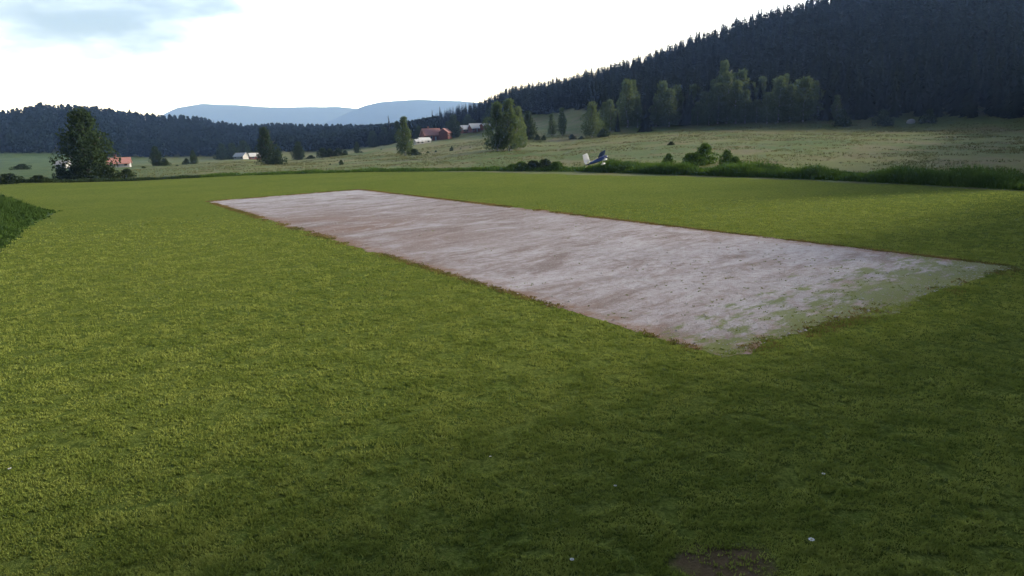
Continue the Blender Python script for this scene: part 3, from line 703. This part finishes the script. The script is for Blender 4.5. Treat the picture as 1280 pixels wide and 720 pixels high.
# sparse weeds on the strip, mostly at its right end
N = 1300; s_ = 1 - RNG.random(N) ** 3.2 * 1.0; t2 = RNG.random(N)
PP = np.array([(*strip_pt(a, b), .018) for a, b in zip(s_, t2)]); m_ = (vnoise(PP[:, 0], PP[:, 1], 1.1, 3) > .70 - .22 * (s_ > .85)); PP = PP[m_]
tag(link("strip_weeds", npmesh("strip_weeds", *blades(PP, np.full(len(PP), .04), .03, 1.2, 5)), M['blade']), "thin weeds pushing up through the grey gravel strip", "weeds", kind='stuff')
per = along([tuple(c) for c in CR] + [tuple(CR[0])], .25); cc_ = strip_pt(.5, .5); Q = []
for (x, y_) in per:
    for _ in range(16):
        q = random.gauss(-.12, .26); v = (cc_ - Vector((x, y_))).normalized(); Q.append((x + v.x * q + random.uniform(-.15, .15), y_ + v.y * q + random.uniform(-.15, .15), .012))
Q = np.array(Q); kq = vnoise(Q[:, 0], Q[:, 1], .9, 4) * .5 + vnoise(Q[:, 0], Q[:, 1], 5, 6) * .5 > .42; Q = Q[kq]
tag(link("rim_grass", npmesh("rim_grass", *blades(Q, RNG.uniform(.03, .08, len(Q)), .022 + .0010 * Q[:, 1], .9, 4)), M['rimgrass']), "longer uncut grass hanging over the rim of the gravel strip", "grass", kind='stuff')
N = 7000; s_ = 1 - RNG.random(N) ** 1.5; t2 = RNG.random(N); PB = np.array([(*strip_pt(a, b), .022) for a, b in zip(s_, t2)])
Vp = np.array([(-1, -.6, 0), (.9, -.7, 0), (1, .6, .1), (-.7, .8, 0), (-.4, -.2, .7), (.5, .2, .6)], float); Fp = np.array([(0, 1, 4), (1, 5, 4), (1, 2, 5), (2, 3, 5), (3, 4, 5), (3, 0, 4)])
sz = RNG.uniform(.010, .030, N) * (1 + 1.2 * (RNG.random(N) > .97)); ang = RNG.uniform(0, 6.3, N); ca, sa = np.cos(ang)[:, None], np.sin(ang)[:, None]
W = np.stack([(Vp[None, :, 0] * ca - Vp[None, :, 1] * sa) * sz[:, None] + PB[:, 0:1], (Vp[None, :, 0] * sa + Vp[None, :, 1] * ca) * sz[:, None] + PB[:, 1:2], Vp[None, :, 2] * sz[:, None] + PB[:, 2:3]], -1).reshape(-1, 3)
tag(link("pebbles", npmesh("pebbles", W, (Fp[None] + (np.arange(N) * 6)[:, None, None]).reshape(-1, 3)), M['stone']), "loose grey pebbles scattered over the gravel strip", "pebbles", kind='stuff')
# rank weeds along the ditch
def weed_band(name, pts, dens, back, hfun, label, mat, seed):
    L = along(pts, .5); P = []; H = []
    for (x0, y0), (x1, y1) in zip(L[:-1], L[1:]):
        dx, dy = x1 - x0, y1 - y0; l = math.hypot(dx, dy) or 1; nx, ny = -dy / l, dx / l
        if ny < 0 and abs(ny) > .2 or (abs(ny) <= .2 and nx < 0): nx, ny = -nx, -ny
        for _ in range(int(dens * l * back)):
            q = random.random(); r_ = random.random(); X0 = x0 + dx * r_ + nx * (q * back - .9); Y0 = y0 + dy * r_ + ny * (q * back - .9)
            w = mnoise.noise(Vector((X0 * .16, Y0 * .16, seed))) + .6 * mnoise.noise(Vector((X0 * .5, Y0 * .5, seed)))
            h = hfun(X0, Y0) * (.72 + .65 * w) * min(1, .55 + q * 2.5) * min(1, .35 + (1 - q) * 2.2)
            if h > .1: P.append((X0, Y0, 0)); H.append(h)
    P = np.array(P); P[:, 2] = height(P[:, 0], P[:, 1]) - .02; H = np.array(H)
    V1, F1 = blades(P, H, .05 + H * .07, .45, 3)
    C = P + np.stack([RNG.normal(size=len(P)) * .2, RNG.normal(size=len(P)) * .2, H * RNG.uniform(.2, .95, len(P))], -1)
    V2, F2 = quad_cloud(C, .13 * np.ones(len(P))); F2t = np.concatenate([F2[:, [0, 1, 2]], F2[:, [0, 2, 3]]])
    tag(link(name, npmesh(name, np.concatenate([V1, V2]), np.concatenate([F1, F2t + len(V1)])), mat), label, "weeds", kind='stuff')
i0 = 6
weed_band("ditch_weeds", DITCH[8:-2], 26, 6.5, lambda x, y: 1.55 if x > 15 else 1.05, "rank bright green weeds along the ditch on the right", M['weeds'], 1)
weed_band("ditch_weeds", DITCH[4:9], 14, 6.0, lambda x, y: .75, "lower grey-green weeds along the ditch in the middle", M['weeds'], 2)
weed_band("ditch_weeds", DITCH[0:5], 16, 4.0, lambda x, y: .8, "thin dark weed line edging the field on the left", M['alder'], 3)
# the left bank, thick with tall grass
N = 34000; bx = RNG.uniform(-66, -26, N); by = RNG.uniform(26, 76, N); bz = height(bx, by); k = bz > .016
P = np.stack([bx, by, bz - .02], 1)[k]
V1, F1 = blades(P, (.12 + .75 * np.clip(bz[k] / .8, 0, 1)) * (.5 + vnoise(P[:, 0], P[:, 1], 3, 8)), .10, .6, 4)
C = P + np.stack([RNG.normal(size=len(P)) * .3, RNG.normal(size=len(P)) * .3, RNG.uniform(.1, 1.3, len(P)) * vnoise(P[:, 0], P[:, 1], 2.2, 9) ** 2 * np.clip(bz[k], 0, 1)], -1)
V2, F2 = quad_cloud(C, .16 * np.ones(len(P))); F2 = np.concatenate([F2[:, [0, 1, 2]], F2[:, [0, 2, 3]]])
V1, F1 = np.concatenate([V1, V2]), np.concatenate([F1, F2 + len(V1)])
tag(link("bank_grass", npmesh("bank_grass", V1, F1), M['bankleaf']), "tall dark green grass covering the bank at the left edge", "grass", kind='stuff')
# tussocks in the meadow beyond the ditch
N = 60000; Yq = 62 + 260 * RNG.random(N) ** .8; pxq = 1330 - 1330 * RNG.random(N) ** 1.25; uq = (pxq - 640) / FPX / math.cos(R(12.51))
yd = np.interp(pxq, [p[0] for p in DITCH_PX], [flat(*p)[1] for p in DITCH_PX]) + 3; ed = np.where(pxq > 558, np.interp(pxq, [p[0] for p in WOOD_R], [p[1] for p in WOOD_R]), 400)
cl = vnoise(uq * Yq, Yq, 9, 3) * .6 + vnoise(uq * Yq, Yq, 2.5, 4) * .4; k = (Yq > yd) & (Yq < ed) & (cl > .46) & (RNG.random(N) < np.clip((pxq - 60) / 330, 0, 1))
P = np.stack([uq[k] * Yq[k], Yq[k], np.zeros(k.sum())], 1); P[:, 2] = height(P[:, 0], P[:, 1]) - .03
tag(link("meadow_grass", npmesh("meadow_grass", *blades(P, .20 + .45 * (cl[k] - .4), .07 + .0006 * Yq[k], .5, 3)), M['tussock']), "rough straw-coloured tussocks of the sloping meadow", "grass", kind='stuff')

# ------------------------------------------------------------------ houses
def house(px, py, Y, w, d, wh, rh, rot, wall, roof, label, chimney=True, cat="house", name="farmhouse", nwin=4, over=.5, door_side=-1):
    p = drop_at(px, py, Y); o = empty(name, (p.x, p.y, p.z - .3), R(rot), label=label, cat=cat)
    mb = MB(); hw, hd = w / 2, d / 2; e = .3                       # ridge runs along local X; gables at +-X
    sec = lambda x: [(x, -hd, 0), (x, hd, 0), (x, hd, wh + e), (x, 0, wh + rh + e - .12), (x, -hd, wh + e)]
    mb.loft([sec(-hw), sec(hw)]); mb.build("wall", wall, o)
    rf = MB(); th = .22; a = hd + over; zl = wh + e - over * rh / hd
    for s in (-1, 1):
        rf.add([(-hw - over, s * a, zl), (hw + over, s * a, zl), (hw + over, 0, wh + rh + e), (-hw - over, 0, wh + rh + e),
                (-hw - over, s * a, zl + th), (hw + over, s * a, zl + th), (hw + over, 0, wh + rh + e + th), (-hw - over, 0, wh + rh + e + th)],
               [(0, 1, 2, 3), (7, 6, 5, 4), (0, 4, 5, 1), (1, 5, 6, 2), (0, 3, 7, 4)])
    r_ = rf.build("roof", roof, o)
    if chimney:
        c = MB(); c.box(-hw * .3 - .4, -hw * .3 + .4, -.4, .4, wh + rh - .2, wh + rh + 1.5); c.box(-hw * .3 - .5, -hw * .3 + .5, -.5, .5, wh + rh + 1.5, wh + rh + 1.65); c.build("chimney", M['brick'], r_)
    for i in range(nwin):
        x = -hw + w * (i + .5) / nwin
        if i == nwin // 2 and nwin > 2:
            dr = MB(); dr.box(x - .55, x + .55, -hd - .05, -hd + .05, .3, 2.5); dd = dr.build("door", M['grey'], o)
            hn = MB(); hn.box(x + .3, x + .42, -hd - .11, -hd - .05, 1.3, 1.38); hn.build("handle", M['black'], dd); continue
        f = MB(); z0, z1 = e + wh * .38, e + wh * .38 + 1.25
        for q in ((x - .68, x - .56, z0 - .1, z1 + .1), (x + .56, x + .68, z0 - .1, z1 + .1), (x - .56, x + .56, z1, z1 + .1), (x - .56, x + .56, z0 - .1, z0)):
            f.box(q[0], q[1], -hd - .07, -hd + .02, q[2], q[3])
        fr = f.build("window", M['white'], o); gl = MB(); gl.box(x - .555, x + .555, -hd - .03, -hd + .02, z0 + .005, z1 - .005); gl.build("pane", M['glass'], fr)
    return o
house(539, 173.5, 440, 11.5, 7.5, 3.4, 3.8, 30, M['red'], M['tile'], "red farmhouse with a faded pink tiled roof right of the lone birch")
house(557, 174.5, 436, 6.0, 6.0, 4.2, 2.2, 70, M['red'], M['tile'], "small reddish outbuilding adjoining the pink-roofed farmhouse", False, name="outbuilding", nwin=2, cat="outbuilding")
house(530, 174, 415, 7.0, 4.5, 1.7, 1.5, 34, M['white'], M['tin'], "long low shed with a white roof in front of the farmhouse", False, "shed", "shed", 2, .3)
house(524, 178, 400, 5.0, 3.5, 1.5, 1.1, 30, M['white'], M['tin'], "smallest white-roofed shed, lowest on the slope before the farmhouse", False, "shed", "shed", 2, .3)
house(580.5, 164, 470, 4.6, 5.0, 2.6, 2.2, 32, M['red'], M['tin'], "narrow dark red barn with a shining white roof, left of the long barn", False, "barn", "barn", 2)
house(594, 163.5, 466, 8.0, 5.5, 2.6, 2.7, 32, M['red'], M['tin'], "long dark red barn with a shining white roof beside the birches", False, "barn", "barn", 3)
house(607, 163.5, 462, 5.5, 5.0, 2.4, 1.4, 30, M['red'], M['grey'], "low barn with a dull grey roof next to the big birches", False, "barn", "barn", 2)
house(150, 210, 290, 8.0, 6.0, 1.7, 2.1, 22, M['white'], M['tile'], "low white house with an orange-red roof right of the big dark tree", True, nwin=3)
house(80, 212, 280, 4.0, 4.0, 1.8, 1.2, 5, M['white'], M['grey'], "small pale shed peeping out left of the big dark tree", False, "shed", "shed", 2)
house(302, 201.5, 430, 7.0, 5.0, 1.9, 1.8, -20, M['white'], M['tin'], "small white house with a white roof left of the tall grey-green tree", False, nwin=3)
house(319, 200.5, 425, 6.0, 5.0, 2.0, 1.7, 30, M['red'], M['tin'], "small red house with a pale roof beside the tall grey-green tree", False, nwin=2)

# ------------------------------------------------------------------ model aeroplane, low over the far side of the field
pl = empty("model_aeroplane", at(746, 201, 62), label="small model aeroplane with white tail fin and dark blue wing, low over the field edge", cat="aeroplane")
pl.matrix_world = Matrix.Translation(at(746, 201, 62)) @ Matrix.Rotation(R(24), 4, 'Z') @ Matrix.Rotation(R(-18), 4, 'Y') @ Matrix.Rotation(R(-38), 4, 'X') @ Matrix.Scale(1.25, 4)
def ell(x, ry, rz, zc=0, n=14): return [(x, ry * math.cos(2 * math.pi * k / n), zc + rz * math.sin(2 * math.pi * k / n)) for k in range(n)]
mb = MB(); mb.loft([ell(-.95, .015, .04, .04), ell(-.7, .045, .07, .03), ell(-.2, .09, .12, .0), ell(.25, .115, .15, 0), ell(.6, .12, .14, 0), ell(.66, .12, .14, 0)]); fu = mb.build("fuselage", M['navy'], pl, True)
mb = MB(); mb.loft([ell(.662, .122, .142), ell(.78, .125, .14), ell(.86, .10, .11), ell(.885, .05, .06)]); mb.build("cowling", M['navy'], pl, True)
mb = MB(); mb.loft([ell(.886, .05, .05), ell(.92, .035, .035), ell(.96, .008, .008)]); sp_ = mb.build("spinner", M['pwhite'], pl, True)
mb = MB(); mb.loft([[(.91, -.02, .05), (.92, .02, .05), (.925, .02, .052), (.915, -.02, .052)], [(.90, -.03, .2), (.925, .03, .2), (.93, .03, .202), (.905, -.03, .202)], [(.912, -.012, .31), (.918, .012, .31), (.922, .012, .312), (.916, -.012, .312)]])
mb.loft([[(.91, .02, -.05), (.92, -.02, -.05), (.925, -.02, -.052), (.915, .02, -.052)], [(.90, .03, -.2), (.925, -.03, -.2), (.93, -.03, -.202), (.905, .03, -.202)], [(.912, .012, -.31), (.918, -.012, -.31), (.922, -.012, -.312), (.916, .012, -.312)]])
mb.build("propeller", M['black'], pl)
def foil(y, x0, ch, z, th): return [(x0, y, z), (x0 - ch * .12, y, z + th), (x0 - ch * .45, y, z + th * .9), (x0 - ch, y, z + .004), (x0 - ch, y, z - .004), (x0 - ch * .4, y, z - th * .45)]
for s in (-1, 1):
    mb = MB(); mb.loft([foil(s * y_, x0, ch, z, th) for y_, x0, ch, z, th in ((.09, .72, .56, .13, .055), (.40, .71, .54, .155, .05), (.62, .68, .48, .175, .035), (.68, .64, .36, .18, .015))]); mb.build("wing", M['navy'], pl)
    mb = MB(); mb.loft([foil(s * y_, x0, ch, .05, th) for y_, x0, ch, th in ((.02, -.62, .26, .012), (.34, -.68, .2, .01), (.38, -.7, .14, .006))]); mb.build("tailplane", M['pwhite'], pl)
    mb = MB(); mb.tube([(.42, s * .08, -.1), (.44, s * .26, -.30)], .012); mb.build("landing_gear", M['pwhite'], pl)
    mb = MB(); mb.loft([[(.44 + .17 * a_, s * .26 + .05 * b_ * math.cos(t_), -.30 + .085 * b_ * math.sin(t_)) for t_ in [2 * math.pi * k / 10 for k in range(10)]] for a_, b_ in ((-1.3, .15), (-.5, .8), (.2, 1), (.8, .7), (1, .2))]); sp2 = mb.build("wheel_spat", M['pwhite'], pl, True)
    mb = MB(); mb.loft([[(.46 + .065 * math.cos(t_), s * .26 + yy, -.36 + .065 * math.sin(t_)) for t_ in [2 * math.pi * k / 14 for k in range(14)]] for yy in (-.02, .02)]); mb.build("wheel", M['black'], sp2)
mb = MB(); mb.loft([[(x, y_, z) for x, y_ in ((x0, 0), (x0 - c * .3, .016), (x0 - c, .004), (x0 - c, -.004), (x0 - c * .3, -.016))] for x0, c, z in ((-.50, .44, .06), (-.43, .48, .3), (-.30, .46, .70), (-.30, .38, .86))]); mb.build("tail_fin", M['pwhite'], pl)
mb = MB(); mb.loft([ell(-.15, .02, .02, .10), ell(.0, .06, .07, .12), ell(.2, .075, .1, .12), ell(.38, .05, .06, .12), ell(.45, .02, .02, .11)]); mb.build("canopy", M['yellow'], pl, True)

# ------------------------------------------------------------------ small white flowers and scraps in the near grass
def flower(px, py, r, label):
    x, y = flat(px, py); o = empty("white_flower", (x, y, .012), label=label, cat="flower")
    mb = MB(); mb.tube([(0, 0, 0), (.004, 0, .06)], .003, 5); mb.build("stem", M['weeds'], o)
    mb = MB()
    for k in range(11):
        a = 2 * math.pi * k / 11; c, s = math.cos(a), math.sin(a); w = r * .22
        mb.add([(.2 * r * c, .2 * r * s, .062), (.7 * r * c - w * s, .7 * r * s + w * c, .068), (r * c, r * s, .064), (.7 * r * c + w * s, .7 * r * s - w * c, .068)], [(0, 3, 2, 1)])
    mb.build("petals", M['petal'], o)
    mb = MB(); mb.loft([[(q * math.cos(2 * math.pi * k / 8), q * math.sin(2 * math.pi * k / 8), z) for k in range(8)] for q, z in ((.24 * r, .061), (.2 * r, .074), (.06 * r, .078))]); mb.build("flower_head", M['yellow'], o)
flower(1014, 680, .05, "white flower in the dark grass near the bottom right, largest of the flowers")
flower(1029, 597, .035, "small white flower in the dark grass above the largest flower")
flower(715, 705, .035, "small white flower at the bottom edge left of the bare earth patch")
flower(13, 590, .035, "small white flower alone in the dark grass at the left edge")
flower(613, 575, .025, "tiny white flower alone in the middle of the near grass")
flower(769, 612, .03, "small pale flower in the grass above the bare earth patch")

# pale boulder seen in the dark wood edge
bm_ = MB(); bm_.loft([[(r_ * math.cos(t_) * (1 + .18 * math.sin(3 * t_)), r_ * .8 * math.sin(t_), z) for t_ in [2 * math.pi * k / 10 for k in range(10)]] for r_, z in ((1.1, -.4), (1.35, .3), (1.15, .9), (.6, 1.25), (.15, 1.35))])
b = bm_.build("boulder", M['stone'], smooth=True, loc=drop_at(1140, 143, 226)); b.location.z += 0.0
tag(b, "pale grey boulder showing at the foot of the dark wood on the right", "boulder")

# ------------------------------------------------------------------ haze
hb = MB(); hb.box(-12000, 12000, -900, 12100, -60, 960)
hm, ht, ho = newmat("haze"); pv = ht.nodes.new('ShaderNodeVolumePrincipled'); pv.inputs['Color'].default_value = (.31, .51, 1.0, 1); pv.inputs['Absorption Color'].default_value = (1, 1, 1, 1)
pv.inputs['Density'].default_value = 1.3e-4; pv.inputs['Anisotropy'].default_value = .35; ht.links.new(pv.outputs[0], ho.inputs['Volume'])
hz_o = tag(hb.build("haze", hm), "pale blue haze filling the valley", kind='stuff')
